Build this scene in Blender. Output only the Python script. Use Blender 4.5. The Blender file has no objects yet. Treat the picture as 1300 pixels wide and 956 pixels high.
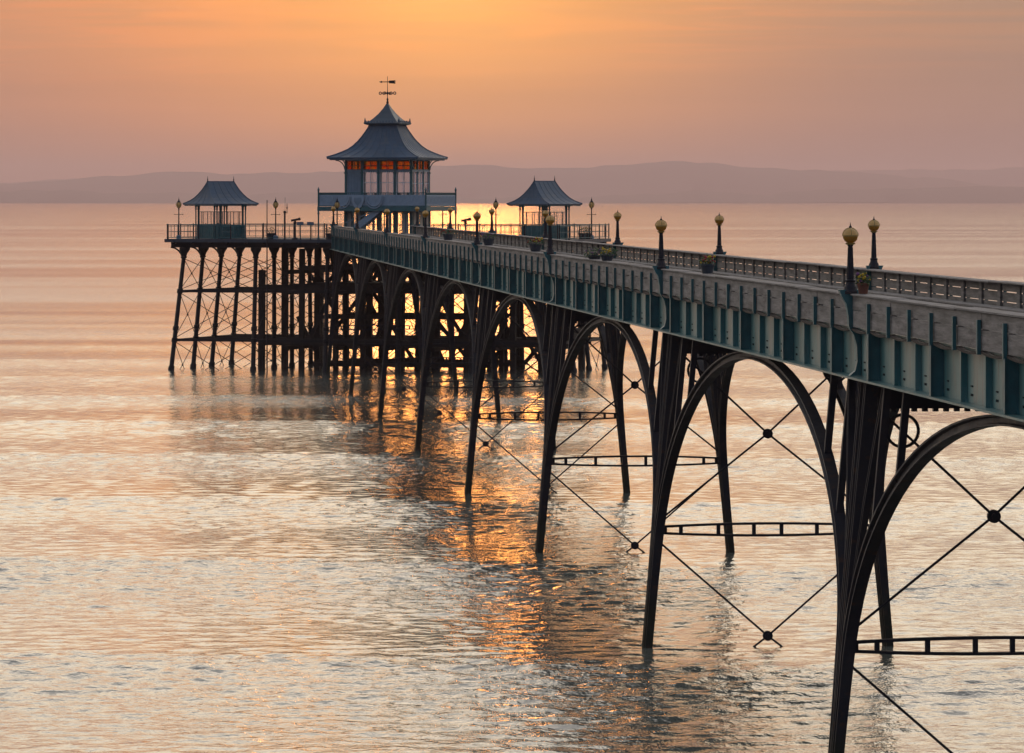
import bpy, math, random
import numpy as np
from mathutils import Vector, Matrix
random.seed(7)
R = math.radians
SC = bpy.context.scene
COL = SC.collection

# ------------------------------------------------------------------ camera
CAM_H = 11.33
cam_d = bpy.data.cameras.new('camera')
cam = bpy.data.objects.new('camera', cam_d); COL.objects.link(cam)
cam.location = (0, 0, CAM_H); cam.rotation_euler = (R(90), 0, 0)
cam_d.sensor_width = 36; cam_d.lens = 36 * 5895 / 1300
cam_d.shift_y = (251.5 - 478) / 1300
cam_d.clip_start = 1; cam_d.clip_end = 60000
SC.camera = cam

# ------------------------------------------------------------------ sky
SUN_AZ, SUN_EL = R(-.8), R(3.5)            # azimuth from +Y towards +X
SUN = Vector((math.sin(SUN_AZ) * math.cos(SUN_EL), math.cos(SUN_AZ) * math.cos(SUN_EL), math.sin(SUN_EL)))
W = bpy.data.worlds.new('World'); SC.world = W; W.use_nodes = True
nt = W.node_tree; nt.nodes.clear()
def N(t, **k):
    n = nt.nodes.new(t)
    for a, v in k.items(): setattr(n, a, v)
    return n
def L(a, b): nt.links.new(a, b)
def val(x, sock):
    if hasattr(x, 'is_output') or isinstance(x, bpy.types.NodeSocket): L(x, sock)
    else: sock.default_value = x
def M(op, a, b=None, c=None, clamp=False):
    n = N('ShaderNodeMath', operation=op, use_clamp=clamp)
    val(a, n.inputs[0])
    if b is not None: val(b, n.inputs[1])
    if c is not None: val(c, n.inputs[2])
    return n.outputs[0]
def VM(op, a, b=None):
    n = N('ShaderNodeVectorMath', operation=op)
    val(a, n.inputs[0])
    if b is not None: val(b, n.inputs[1])
    return n.outputs['Value'] if op == 'DOT_PRODUCT' else n.outputs[0]
def MIX(f, a, b, mode='MIX'):
    n = N('ShaderNodeMix', data_type='RGBA', blend_type=mode)
    val(f, n.inputs[0]); val(a, n.inputs[6]); val(b, n.inputs[7])
    return n.outputs[2]
def RAMP(f, stops, interp='LINEAR'):
    n = N('ShaderNodeValToRGB'); cr = n.color_ramp; cr.interpolation = interp
    while len(cr.elements) < len(stops): cr.elements.new(0.5)
    for e, (p, c) in zip(cr.elements, stops):
        e.position = p; e.color = (c[0], c[1], c[2], 1) if not isinstance(c, (int, float)) else (c, c, c, 1)
    val(f, n.inputs[0]); return n.outputs[0]
def rgb(*c): return (c[0], c[1], c[2], 1)
tc = N('ShaderNodeTexCoord').outputs['Generated']
d = VM('NORMALIZE', tc)
sep = N('ShaderNodeSeparateXYZ'); L(d, sep.inputs[0])
dz = sep.outputs['Z']
# elevation 0..90 mapped through sqrt so that the low sky has room in the ramp
el = M('SQRT', M('MAXIMUM', dz, 0.0))
front = RAMP(el, [(0.0, (.33, .195, .165)), (.12, (.33, .20, .165)), (.20, (.305, .212, .168)), (.245, (.43, .30, .22)),
                  (.29, (.98, .82, .58)), (.36, (1.62, 1.42, 1.08)), (.46, (2.0, 1.84, 1.54)), (.62, (1.45, 1.40, 1.34)), (1.0, (.27, .32, .41))])
back = RAMP(el, [(0.0, (.20, .21, .26)), (.25, (.25, .27, .35)), (.6, (.24, .30, .42)), (1.0, (.26, .32, .43))])
hx = Vector((SUN.x, SUN.y, 0)).normalized()
az = VM('DOT_PRODUCT', d, tuple(hx))
fr = RAMP(M('MULTIPLY_ADD', az, .5, .5), [(.15, 0.), (.55, .35), (.85, .72), (1.0, 1.0)], 'EASE')
sky = MIX(fr, back, front)
# greyer away from the sun's azimuth, low in the sky
sdot = VM('DOT_PRODUCT', d, tuple(SUN))
ang = M('ARCCOSINE', M('MINIMUM', sdot, 0.9999999))
g1 = M('EXPONENT', M('MULTIPLY', M('POWER', M('DIVIDE', ang, R(3.1)), 2.0), -1.0))
g2 = M('EXPONENT', M('MULTIPLY', M('POWER', M('DIVIDE', ang, R(1.1)), 2.0), -1.0))
GLOW = (math.sin(R(-2.4)) * math.cos(R(3.3)), math.cos(R(-2.4)) * math.cos(R(3.3)), math.sin(R(3.3)))
ang3 = M('ARCCOSINE', M('MINIMUM', VM('DOT_PRODUCT', d, GLOW), 0.9999999))
g3 = M('EXPONENT', M('MULTIPLY', M('POWER', M('DIVIDE', ang3, R(5.2)), 2.0), -1.0))
sky = MIX(M('MULTIPLY', M('MULTIPLY', g3, RAMP(el, [(.23, 1.), (.32, .22), (.42, 0.)])), .84), sky, rgb(.95, .315, .10))
sky = MIX(M('MULTIPLY', g1, .9), sky, rgb(1.22, .52, .10))
sky = MIX(1.0, sky, MIX(g2, rgb(0, 0, 0), rgb(.3, .22, .06)), 'ADD')
# thin streaky clouds
mp = N('ShaderNodeMapping'); mp.inputs['Scale'].default_value = (14, 14, 290); L(d, mp.inputs[0])
nz = N('ShaderNodeTexNoise'); nz.inputs['Scale'].default_value = 1.6; nz.inputs['Detail'].default_value = 5; nz.inputs['Distortion'].default_value = .7
L(mp.outputs[0], nz.inputs['Vector'])
cl = RAMP(nz.outputs[0], [(.40, 0.), (.68, 1.)], 'EASE')
clm = M('MULTIPLY', cl, RAMP(el, [(.15, 0.), (.20, 1.), (.6, 1.), (.9, .3)]))
sky = MIX(1.0, sky, MIX(M('MULTIPLY', clm, .62), rgb(1, 1, 1), rgb(1.38, 1.12, .86)), 'MULTIPLY')
nz2 = N('ShaderNodeTexNoise'); nz2.inputs['Scale'].default_value = .55; nz2.inputs['Detail'].default_value = 3
L(mp.outputs[0], nz2.inputs['Vector'])
sky = MIX(1.0, sky, RAMP(nz2.outputs[0], [(.3, (.93, .94, .97)), (.7, (1.05, 1.03, 1.0))]), 'MULTIPLY')
nish = N('ShaderNodeTexSky', sky_type='NISHITA')
nish.sun_disc = False; nish.sun_elevation = SUN_EL; nish.sun_rotation = SUN_AZ
nish.air_density = 1.0; nish.dust_density = 4.0
sky = MIX(1.0, sky, MIX(.005, rgb(0, 0, 0), nish.outputs[0]), 'ADD')
bg = N('ShaderNodeBackground'); bg.inputs[1].default_value = 1.0; L(sky, bg.inputs[0])
wo = N('ShaderNodeOutputWorld'); L(bg.outputs[0], wo.inputs[0])
W.cycles.sampling_method = 'MANUAL'; W.cycles.sample_map_resolution = 2048

sd = bpy.data.lights.new('sun', 'SUN'); sd.energy = .03; sd.angle = R(2.4); sd.color = (1, .35, .075)
so = bpy.data.objects.new('sun', sd); COL.objects.link(so)
so.rotation_euler = (-SUN).to_track_quat('-Z', 'Y').to_euler(); so.location = (-50, 400, 120)

SC.view_settings.view_transform = 'Standard'; SC.view_settings.look = 'None'
SC.view_settings.exposure = 0; SC.view_settings.gamma = 1
SC.cycles.max_bounces = 8; SC.cycles.transparent_max_bounces = 24
SC.cycles.use_denoising = True
SC.cycles.sample_clamp_indirect = 6

# ------------------------------------------------------------------ materials
def mat(name, base, rough=.6, spec=.5, metal=0, var=0, vscale=4., var_col=None, bump=0, bscale=20., stretch=(1, 1, 1)):
    global nt
    m = bpy.data.materials.new(name); m.use_nodes = True; nt = m.node_tree
    p = nt.nodes['Principled BSDF']
    p.inputs['Roughness'].default_value = rough; p.inputs['Metallic'].default_value = metal
    p.inputs['Specular IOR Level'].default_value = spec
    if var or bump:
        co = N('ShaderNodeTexCoord').outputs['Object']
        mpn = N('ShaderNodeMapping'); mpn.inputs['Scale'].default_value = stretch; L(co, mpn.inputs[0])
    if var:
        n = N('ShaderNodeTexNoise'); n.inputs['Scale'].default_value = vscale; n.inputs['Detail'].default_value = 6; n.inputs['Roughness'].default_value = .65
        L(mpn.outputs[0], n.inputs['Vector'])
        c2 = var_col or tuple(min(1, b * (1 + var)) for b in base)
        c1 = tuple(b * (1 - var) for b in base)
        c = RAMP(n.outputs[0], [(.3, c1), (.5, base), (.72, c2)])
        L(c, p.inputs['Base Color'])
        rr = RAMP(n.outputs[0], [(.3, max(.05, rough - .1)), (.7, min(1, rough + .15))]); L(rr, p.inputs['Roughness'])
    else:
        p.inputs['Base Color'].default_value = rgb(*base)
    if bump:
        b = N('ShaderNodeTexNoise'); b.inputs['Scale'].default_value = bscale; b.inputs['Detail'].default_value = 4
        L(mpn.outputs[0], b.inputs['Vector'])
        bn = N('ShaderNodeBump'); bn.inputs['Strength'].default_value = bump; bn.inputs['Distance'].default_value = .02
        L(b.outputs[0], bn.inputs['Height']); L(bn.outputs[0], p.inputs['Normal'])
    return m
IRON = mat('black_iron', (.016, .016, .024), .6, .3, var=.5, vscale=1.5, var_col=(.035, .026, .026), bump=.15, bscale=6)
def leg_iron():
    global nt
    m = mat('leg_iron', (.016, .016, .024), .6, .3, var=.5, vscale=1.5, var_col=(.032, .025, .026), bump=.25, bscale=7); nt = m.node_tree
    p = nt.nodes['Principled BSDF']; src = p.inputs['Base Color'].links[0].from_socket
    co = N('ShaderNodeTexCoord').outputs['Object']; sx = N('ShaderNodeSeparateXYZ'); L(co, sx.inputs[0])
    n = N('ShaderNodeTexNoise'); n.inputs['Scale'].default_value = 2.2; n.inputs['Detail'].default_value = 6; L(co, n.inputs['Vector'])
    z = M('ADD', sx.outputs['Z'], M('MULTIPLY_ADD', n.outputs[0], 1.4, -.7))
    tide = RAMP(M('DIVIDE', z, 4.0), [(.22, 1.), (.42, 0.)])
    c = MIX(tide, src, rgb(.020, .021, .013))
    r = N('ShaderNodeTexNoise'); r.inputs['Scale'].default_value = 4.5; r.inputs['Detail'].default_value = 8; L(co, r.inputs['Vector'])
    c = MIX(RAMP(r.outputs[0], [(.58, 0.), (.70, .8)]), c, rgb(.055, .026, .016))
    L(c, p.inputs['Base Color']); return m
LEGIRON = leg_iron()
WETIRON = mat('dark_pile_iron', (.015, .014, .017), .6, .3, var=.5, vscale=1.2, bump=.2, bscale=8)
TEAL_LIT = mat('skylit_teal_paint', (.075, .185, .185), .40, .5, var=.3, vscale=1.3, var_col=(.13, .215, .205), bump=.12, bscale=3, stretch=(1, 1, .35))  # same teal paint, lightened for the sky sheen on the girder panels
TEAL = mat('teal_paint', (.040, .155, .165), .42, .5, var=.28, vscale=1.1, var_col=(.11, .22, .22), bump=.12, bscale=3, stretch=(1, 1, .5))
TEALD = mat('dark_teal_paint', (.026, .11, .125), .45, .5, var=.3, vscale=2, bump=.1, bscale=6)
EDGE = mat('dark_edge_paint', (.045, .055, .075), .5, .4, var=.3, vscale=2)
BLUE = mat('blue_grey_paint', (.155, .225, .295), .5, .45, var=.18, vscale=2)
PALE = mat('pale_blue_paint', (.25, .33, .42), .5, .45, var=.12, vscale=3)
ROOF = mat('lead_roof', (.062, .088, .11), .5, .4, var=.22, vscale=.9, bump=.1, bscale=5)
ROOFD = mat('slate_blue_roof', (.050, .088, .135), .5, .4, var=.22, vscale=.9, bump=.1, bscale=5)
WOOD = mat('weathered_wood', (.215, .20, .19), .8, .25, var=.5, vscale=3.2, var_col=(.34, .31, .29), bump=.5, bscale=14, stretch=(1, .22, 3.0))
WOODD = mat('deck_wood', (.13, .115, .10), .8, .25, var=.4, vscale=2.5, bump=.4, bscale=10, stretch=(1, .4, 1))
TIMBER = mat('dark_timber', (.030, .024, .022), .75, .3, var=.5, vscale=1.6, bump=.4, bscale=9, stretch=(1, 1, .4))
GOLD = mat('gold_paint', (.35, .22, .05), .35, .6)
FRAME = mat('white_window_frame', (.60, .66, .72), .5, .4)
CREAM = mat('cream_curtain', (.62, .56, .50), .9, .1, var=.1, vscale=3)
TERRA = mat('terracotta', (.14, .055, .035), .8, .3, var=.25, vscale=8)
PLANTER = mat('dark_planter', (.035, .045, .06), .6, .4, var=.3, vscale=6)
LEAF = mat('leaf_green', (.045, .085, .025), .6, .3, var=.4, vscale=12)
BLOOM_R = mat('red_bloom', (.30, .035, .04), .6, .2)
BLOOM_Y = mat('yellow_bloom', (.55, .36, .03), .6, .2)
BLOOM_P = mat('purple_bloom', (.16, .06, .17), .6, .2)
RIVET = mat('rust_drain', (.02, .03, .033), .8, .2)
SIGN = mat('sign_panel', (.10, .14, .19), .5, .4, var=.2, vscale=6)

def grime(m, col, thr, amt, sc):
    global nt
    nt = m.node_tree; p = nt.nodes['Principled BSDF']; src = p.inputs['Base Color'].links[0].from_socket
    mm = N('ShaderNodeMapping'); mm.inputs['Scale'].default_value = sc; L(N('ShaderNodeTexCoord').outputs['Object'], mm.inputs[0])
    n = N('ShaderNodeTexNoise'); n.inputs['Scale'].default_value = 1.0; n.inputs['Detail'].default_value = 7; n.inputs['Roughness'].default_value = .7; L(mm.outputs[0], n.inputs['Vector'])
    L(MIX(RAMP(n.outputs[0], [(thr, 0.), (thr + .16, amt)]), src, rgb(*col)), p.inputs['Base Color'])
grime(TEAL_LIT, (.075, .055, .035), .52, .7, (3, 5.5, .7)); grime(TEAL, (.05, .04, .028), .56, .6, (4, 4, .8))
grime(WOOD, (.085, .078, .074), .5, .75, (2, .9, 5)); grime(ROOFD, (.11, .12, .125), .52, .6, (2.2, 2.2, .5))
def amber_globe():
    global nt
    m = bpy.data.materials.new('amber_globe_glass'); m.use_nodes = True; nt = m.node_tree
    p = nt.nodes['Principled BSDF']; out = nt.nodes['Material Output']
    p.inputs['Roughness'].default_value = .18
    co = N('ShaderNodeTexCoord').outputs['Object']
    s = N('ShaderNodeSeparateXYZ'); L(co, s.inputs[0])
    f = M('GREATER_THAN', s.outputs['Z'], 0.0)
    c = MIX(f, rgb(.62, .34, .055), rgb(.84, .62, .28))
    L(c, p.inputs['Base Color'])
    tr = N('ShaderNodeBsdfTranslucent'); L(c, tr.inputs[0])
    ms = N('ShaderNodeMixShader'); ms.inputs[0].default_value = .6
    L(p.outputs[0], ms.inputs[1]); L(tr.outputs[0], ms.inputs[2]); L(ms.outputs[0], out.inputs[0])
    return m
AMBER = amber_globe()
def glass(name, tint, amt=.12):
    global nt
    m = bpy.data.materials.new(name); m.use_nodes = True; nt = m.node_tree; out = nt.nodes['Material Output']
    nt.nodes.remove(nt.nodes['Principled BSDF'])
    t = N('ShaderNodeBsdfTransparent'); t.inputs[0].default_value = rgb(*tint)
    g = N('ShaderNodeBsdfGlossy'); g.inputs['Roughness'].default_value = .03; g.inputs[0].default_value = rgb(.9, .9, .9)
    lw = N('ShaderNodeLayerWeight'); lw.inputs[0].default_value = .5
    ms = N('ShaderNodeMixShader'); L(M('MULTIPLY_ADD', M('POWER', lw.outputs['Facing'], 4.0), .45, .03), ms.inputs[0]); L(t.outputs[0], ms.inputs[1]); L(g.outputs[0], ms.inputs[2])
    L(ms.outputs[0], out.inputs[0]); return m
GLASS = glass('clear_glass', (.93, .92, .93))
def stained():
    global nt
    m = bpy.data.materials.new('orange_stained_glass'); m.use_nodes = True; nt = m.node_tree; out = nt.nodes['Material Output']
    nt.nodes.remove(nt.nodes['Principled BSDF'])
    co = N('ShaderNodeTexCoord').outputs['Object']
    v = N('ShaderNodeTexVoronoi'); v.inputs['Scale'].default_value = 4.0; L(co, v.inputs['Vector'])
    c = RAMP(v.outputs['Color'], [(.1, (1.0, .42, .12)), (.5, (1.0, .62, .22)), (.9, (1.0, .85, .5))])
    t = N('ShaderNodeBsdfTransparent'); L(c, t.inputs[0])
    tr = N('ShaderNodeBsdfTranslucent'); L(c, tr.inputs[0])
    ms = N('ShaderNodeMixShader'); ms.inputs[0].default_value = .25
    L(t.outputs[0], ms.inputs[1]); L(tr.outputs[0], ms.inputs[2]); L(ms.outputs[0], out.inputs[0]); return m
STAINED = stained()

# ------------------------------------------------------------------ mesh helpers
class MB:
    def __init__(s): s.v = []; s.f = []; s.smooth = False
    def add(s, vs, fs):
        o = len(s.v); s.v += [tuple(v) for v in vs]; s.f += [tuple(i + o for i in f) for f in fs]; return s
    def box(s, x0, x1, y0, y1, z0, z1):
        return s.add([(x0, y0, z0), (x1, y0, z0), (x1, y1, z0), (x0, y1, z0), (x0, y0, z1), (x1, y0, z1), (x1, y1, z1), (x0, y1, z1)],
                     [(0, 3, 2, 1), (4, 5, 6, 7), (0, 1, 5, 4), (1, 2, 6, 5), (2, 3, 7, 6), (3, 0, 4, 7)])
    def cbox(s, c, sz):
        return s.box(c[0] - sz[0] / 2, c[0] + sz[0] / 2, c[1] - sz[1] / 2, c[1] + sz[1] / 2, c[2] - sz[2] / 2, c[2] + sz[2] / 2)
    def sweep(s, pts, prof, B, scale=None, caps=True):
        pts = [Vector(p) for p in pts]; B = Vector(B); n = len(prof); vs = []; fs = []
        for i, p in enumerate(pts):
            T = (pts[min(i + 1, len(pts) - 1)] - pts[max(i - 1, 0)]).normalized()
            b = (B - T * B.dot(T)).normalized(); nn = T.cross(b)
            k = scale[i] if scale else 1
            if not isinstance(k, tuple): k = (k, k)
            vs += [p + b * (q[0] * k[0]) + nn * (q[1] * k[1]) for q in prof]
        for i in range(len(pts) - 1):
            for j in range(n):
                a = i * n + j; b_ = i * n + (j + 1) % n
                fs.append((a, b_, b_ + n, a + n))
        if caps:
            fs.append(tuple(range(n - 1, -1, -1))); fs.append(tuple(range((len(pts) - 1) * n, len(pts) * n)))
        return s.add(vs, fs)
    def tube(s, pts, r, seg=6, scale=None):
        pts = [Vector(p) for p in pts]; T = pts[-1] - pts[0]
        B = Vector((0, 0, 1)) if abs(T.normalized().z) < .9 else Vector((1, 0, 0))
        return s.sweep(pts, [(r * math.cos(2 * math.pi * i / seg), r * math.sin(2 * math.pi * i / seg)) for i in range(seg)], B, scale)
    def bar(s, p, q, w, h, B=None):
        T = (Vector(q) - Vector(p)).normalized()
        B = B or (Vector((0, 0, 1)) if abs(T.z) < .9 else Vector((1, 0, 0)))
        return s.sweep([p, q], [(-h / 2, -w / 2), (h / 2, -w / 2), (h / 2, w / 2), (-h / 2, w / 2)], B)
    def lathe(s, c, prof, seg=16):
        vs = []; fs = []; n = seg
        for z, r in prof:
            vs += [(c[0] + r * math.cos(2 * math.pi * i / n), c[1] + r * math.sin(2 * math.pi * i / n), c[2] + z) for i in range(n)]
        for k in range(len(prof) - 1):
            for i in range(n):
                a = k * n + i; b = k * n + (i + 1) % n; fs.append((a, b, b + n, a + n))
        fs.append(tuple(range(n - 1, -1, -1))); fs.append(tuple(range((len(prof) - 1) * n, len(prof) * n)))
        return s.add(vs, fs)
    def sphere(s, c, r, seg=20, rings=12, sz=1):
        prof = [(-r * sz * math.cos(math.pi * k / rings), max(.0005, r * math.sin(math.pi * k / rings))) for k in range(rings + 1)]
        return s.lathe(c, prof, seg)
    def prism(s, poly, ax, a0, a1):
        """poly in the two axes other than ax (in x,y,z order), extruded from a0 to a1 along ax"""
        def P(u, v, a): return {'x': (a, u, v), 'y': (u, a, v), 'z': (u, v, a)}[ax]
        n = len(poly); vs = [P(u, v, a0) for u, v in poly] + [P(u, v, a1) for u, v in poly]
        fs = [tuple(range(n))[::-1], tuple(range(n, 2 * n))] + [(i, (i + 1) % n, (i + 1) % n + n, i + n) for i in range(n)]
        return s.add(vs, fs)
    def ring(s, c, r, t, ax='y', seg=24):
        pts = []
        for i in range(seg):
            a = 2 * math.pi * i / seg; u, v = r * math.cos(a), r * math.sin(a)
            pts.append({'y': (c[0] + u, c[1], c[2] + v), 'x': (c[0], c[1] + u, c[2] + v), 'z': (c[0] + u, c[1] + v, c[2])}[ax])
        for i in range(seg): s.bar(pts[i], pts[(i + 1) % seg], t, t)
        return s
    def build(s, name, m, parent=None, smooth=False, bevel=0, mesh=None):
        me = bpy.data.meshes.new(name); me.from_pydata(s.v, [], s.f); me.materials.append(m)
        import bmesh
        bm = bmesh.new(); bm.from_mesh(me); bmesh.ops.recalc_face_normals(bm, faces=bm.faces); bm.to_mesh(me); bm.free()
        o = bpy.data.objects.new(name, me); COL.objects.link(o)
        if smooth:
            me.polygons.foreach_set('use_smooth', [True] * len(me.polygons))
            me.set_sharp_from_angle(angle=R(42)) if hasattr(me, 'set_sharp_from_angle') else None
        if bevel:
            b = o.modifiers.new('bevel', 'BEVEL'); b.width = bevel; b.segments = 2; b.limit_method = 'ANGLE'
        if parent: o.parent = parent
        return o
def tag(o, label, cat, group=None):
    o['label'] = label; o['category'] = cat
    if group: o['group'] = group
    return o
def thing(name, label, cat, loc=(0, 0, 0), rz=0, group=None):
    o = bpy.data.objects.new(name, None); COL.objects.link(o)
    o.location = loc; o.rotation_euler = (0, 0, rz); o.empty_display_size = .3
    return tag(o, label, cat, group)
def struct(o): o['kind'] = 'structure'; return o
def copy_tree(o, parent=None):
    c = o.copy(); COL.objects.link(c)
    if parent: c.parent = parent
    for ch in list(o.children): copy_tree(ch, c)
    return c
ORD = ['first', 'second', 'third', 'fourth', 'fifth', 'sixth', 'seventh', 'eighth', 'ninth', 'tenth']

# ------------------------------------------------------------------ frames of the pier
F = 5895.; YH = 251.5
TH = math.atan(493 / F); CT, ST = math.cos(TH), math.sin(TH)
A_N, W_N = 13.46, 5.40
SPAN = 30.5
def t_of_d(dd): return (dd * 30.39 - A_N * ST) / CT
T = [t_of_d(1.84 + i) for i in range(9)]          # trestle 0 .. 8
def pw(n, t, z=0): return (n * CT - t * ST, n * ST + t * CT, z)
NC = A_N + W_N / 2
HW = W_N / 2
Z_BOT, Z_WOOD, Z_RAIL, Z_DECK = 7.98, 8.92, 9.55, 8.65
AL = R(17); CA, SA = math.cos(AL), math.sin(AL)
HO = (-21.6, 306.5)
def hw(l, dd, z=0): return (HO[0] + l * CA + dd * SA, HO[1] - l * SA + dd * CA, z)

# ------------------------------------------------------------------ water
R_SEA = 18.6e6                                        # the sea curves away, so the far shore stands beyond its horizon
def build_water():
    global nt
    x0, x1, y0, y1 = -150., 150., 60., 1000.
    xs = np.concatenate([np.linspace(-150, -70, 70, endpoint=False), np.linspace(-70, -30, 90, endpoint=False), np.linspace(-30, 32, 390, endpoint=False), np.linspace(32, 70, 90, endpoint=False), np.linspace(70, 150, 70)])
    u = [y0]
    while u[-1] < y1: u.append(u[-1] + (.40 if u[-1] < 84 else .155 + max(0, u[-1] - 130) * .0018))
    ys = np.array(u); y1 = float(ys[-1])
    X, Y = np.meshgrid(xs, ys); Zz = np.zeros_like(X); rng = np.random.default_rng(5)
    DX = np.gradient(xs)[None, :] + 0 * Y; DY = np.gradient(ys)[:, None] + 0 * X; DD = np.maximum(DX, DY)
    # long low swell rolling towards the shore, in a few trains
    ph = (Y - 146 + 2.2 * np.sin(X / 17 + 1) + 1.2 * np.sin(X / 7.3)) / 30.
    Sw = .065 * np.cos(2 * math.pi * (ph - .08))
    for lam, amp, ang, p0 in [(43, .03, .09, 4.0), (19, .014, .0, .5)]:
        k = 2 * math.pi / lam; Sw += amp * np.cos(k * (X * math.sin(ang) + Y * math.cos(ang)) + p0)
    far_ = np.clip((Y - 250) / 260., 0, 1); Sw *= 1 - far_
    Zz += Sw
    # ripples start sharply at each crest and die away on the near side of it
    fr_ = ph % 1.0; mod = .50 + .75 * fr_ ** 1.6 * np.clip((1 - fr_) / .07, 0, 1); mod = mod * (1 - far_) + .55 * far_
    Ch = np.zeros_like(X)
    for i in range(120):
        lam = math.exp(rng.uniform(math.log(.48), math.log(1.7)))
        a = rng.normal(-.15, .85); k = 2 * math.pi / lam
        slope = .0140 * (lam / .8) ** -.25
        Ch += slope / k * np.cos(k * (X * math.sin(a) + Y * math.cos(a)) + rng.uniform(0, 6.28)) * np.clip(lam / (2.6 * DD) - .3, 0, 1)
    Zz += Ch * mod
    edge = np.minimum.reduce([(X - x0) / 12, (x1 - X) / 12, (Y - y0) / 12, (y1 - Y) / 550]); Zz *= np.clip(edge, 0, 1)
    nx, ny = len(xs), len(ys)
    V = np.stack([X, Y, Zz], -1).reshape(-1, 3)
    idx = np.arange(nx * ny).reshape(ny, nx)
    Q = np.stack([idx[:-1, :-1], idx[:-1, 1:], idx[1:, 1:], idx[1:, :-1]], -1).reshape(-1, 4)
    # surrounding calm sheet out to the far shore
    ex = 10500.
    def drop(y): return -y * y / 2 / R_SEA
    b = len(V)
    ext = [(-ex, -300, 0), (ex, -300, 0), (ex, y0, 0), (-ex, y0, 0), (x0, y0, 0), (x1, y0, 0), (-ex, y1, 0), (x0, y1, 0), (x1, y1, 0), (ex, y1, 0)]
    quads = [(0, 1, 2, 3), (3, 4, 7, 6), (5, 2, 9, 8)]
    far = [600, 800, 1100, 1500] + [2000 + 500 * k for k in range(45)]
    prev = (6, 9)
    for y in far:
        ext += [(-ex, y, drop(y)), (ex, y, drop(y))]; n = len(ext); quads.append((prev[0], prev[1], n - 1, n - 2)); prev = (n - 2, n - 1)
    V = np.concatenate([V, np.array(ext, float)])
    Q = np.concatenate([Q, np.array(quads) + b])
    me = bpy.data.meshes.new('water')
    me.vertices.add(len(V)); me.vertices.foreach_set('co', V.ravel())
    me.loops.add(Q.size); me.loops.foreach_set('vertex_index', Q.ravel().astype(np.int32))
    me.polygons.add(len(Q)); me.polygons.foreach_set('loop_start', np.arange(0, Q.size, 4, dtype=np.int32))
    me.polygons.foreach_set('use_smooth', np.ones(len(Q), bool))
    me.update(); me.validate()
    m = bpy.data.materials.new('sea_water'); m.use_nodes = True; nt = m.node_tree
    p = nt.nodes['Principled BSDF']
    p.inputs['Base Color'].default_value = rgb(.125, .135, .115); p.inputs['Roughness'].default_value = .05; p.inputs['IOR'].default_value = 1.333
    co = N('ShaderNodeTexCoord').outputs['Object']
    def noise(scale, stretch, detail, rot=0):
        mm = N('ShaderNodeMapping'); mm.inputs['Scale'].default_value = stretch; mm.inputs['Rotation'].default_value = (0, 0, rot); L(co, mm.inputs[0])
        n = N('ShaderNodeTexNoise'); n.inputs['Scale'].default_value = scale; n.inputs['Detail'].default_value = detail; n.inputs['Roughness'].default_value = .6
        L(mm.outputs[0], n.inputs['Vector']); return n.outputs[0]
    n1 = noise(3.4, (1.1, .9, 1), 3, -.2); n2 = noise(1.5, (1.05, .9, 1), 3, -.1); n3 = noise(.035, (.35, 1, 1), 3, .04); n4 = noise(.012, (.10, 1, 1), 3, .02)
    sx = N('ShaderNodeSeparateXYZ'); L(co, sx.inputs[0])
    wob = M('ADD', M('MULTIPLY', M('SINE', M('MULTIPLY_ADD', sx.outputs['X'], 1 / 17, 1.0)), 2.2), M('MULTIPLY', M('SINE', M('MULTIPLY', sx.outputs['X'], 1 / 7.3)), 1.2))
    frc = M('FRACT', M('DIVIDE', M('ADD', M('ADD', sx.outputs['Y'], -146 + 3000), wob), 30.0))
    band = M('MULTIPLY_ADD', M('MULTIPLY', M('POWER', frc, 1.6), M('DIVIDE', M('SUBTRACT', 1.0, frc), .07, clamp=True)), .8, .5)
    fy = M('DIVIDE', M('SUBTRACT', sx.outputs['Y'], 250.0), 260.0, clamp=True)
    band = M('ADD', M('MULTIPLY', band, M('SUBTRACT', 1.0, fy)), M('MULTIPLY', fy, .68))
    patch = M('MULTIPLY', M('MULTIPLY', RAMP(n3, [(.35, .65), (.65, 1.1)]), RAMP(n4, [(.38, .45), (.62, 1.15)])), band)
    h = M('ADD', M('MULTIPLY', M('MULTIPLY', n1, .10), patch), M('MULTIPLY', M('MULTIPLY', n2, .125), patch))
    bn = N('ShaderNodeBump'); bn.inputs['Strength'].default_value = 1.0; bn.inputs['Distance'].default_value = .55
    L(h, bn.inputs['Height']); L(bn.outputs[0], p.inputs['Normal'])
    me.materials.append(m)
    o = bpy.data.objects.new('water', me); COL.objects.link(o); return struct(o)
build_water()

# ------------------------------------------------------------------ hills on the far shore
def hills(dist, depth, pts, seed, m, amp):
    xs = np.linspace(-9000, 9000, 601); rng = np.random.default_rng(seed)
    px = 650 + xs * F / dist
    h = CAM_H + (YH - np.interp(px, [p[0] for p in pts], [p[1] for p in pts])) * dist / F; base = -dist * dist / 2 / R_SEA - 1
    for i in range(22):
        lam = math.exp(rng.uniform(math.log(90), math.log(1900))); h += amp * (lam / 1900) ** .62 * np.sin(xs * 2 * math.pi / lam + rng.uniform(0, 6.28))
    h = np.maximum(h - base, 3)
    rows = [(-depth, 0.0), (-depth * .97, .10), (-depth * .55, .62), (-depth * .2, .93), (0, 1), (depth * .4, .7), (depth, 0.)]
    vs = []; fs = []; n = len(xs)
    for ri, (dy, k) in enumerate(rows):
        for i in range(n):
            vs.append((xs[i], dist + dy + 90 * math.sin(xs[i] / 610. + seed + ri), base + h[i] * k * (1 + .05 * math.sin(xs[i] / 140. + ri * 1.7 + seed) * (0 < k < 1))))
    for r in range(len(rows) - 1):
        for i in range(n - 1):
            a = r * n + i; fs.append((a, a + 1, a + 1 + n, a + n))
    mb = MB(); mb.add(vs, fs)
    return struct(mb.build('hills', m, smooth=True))
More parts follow.
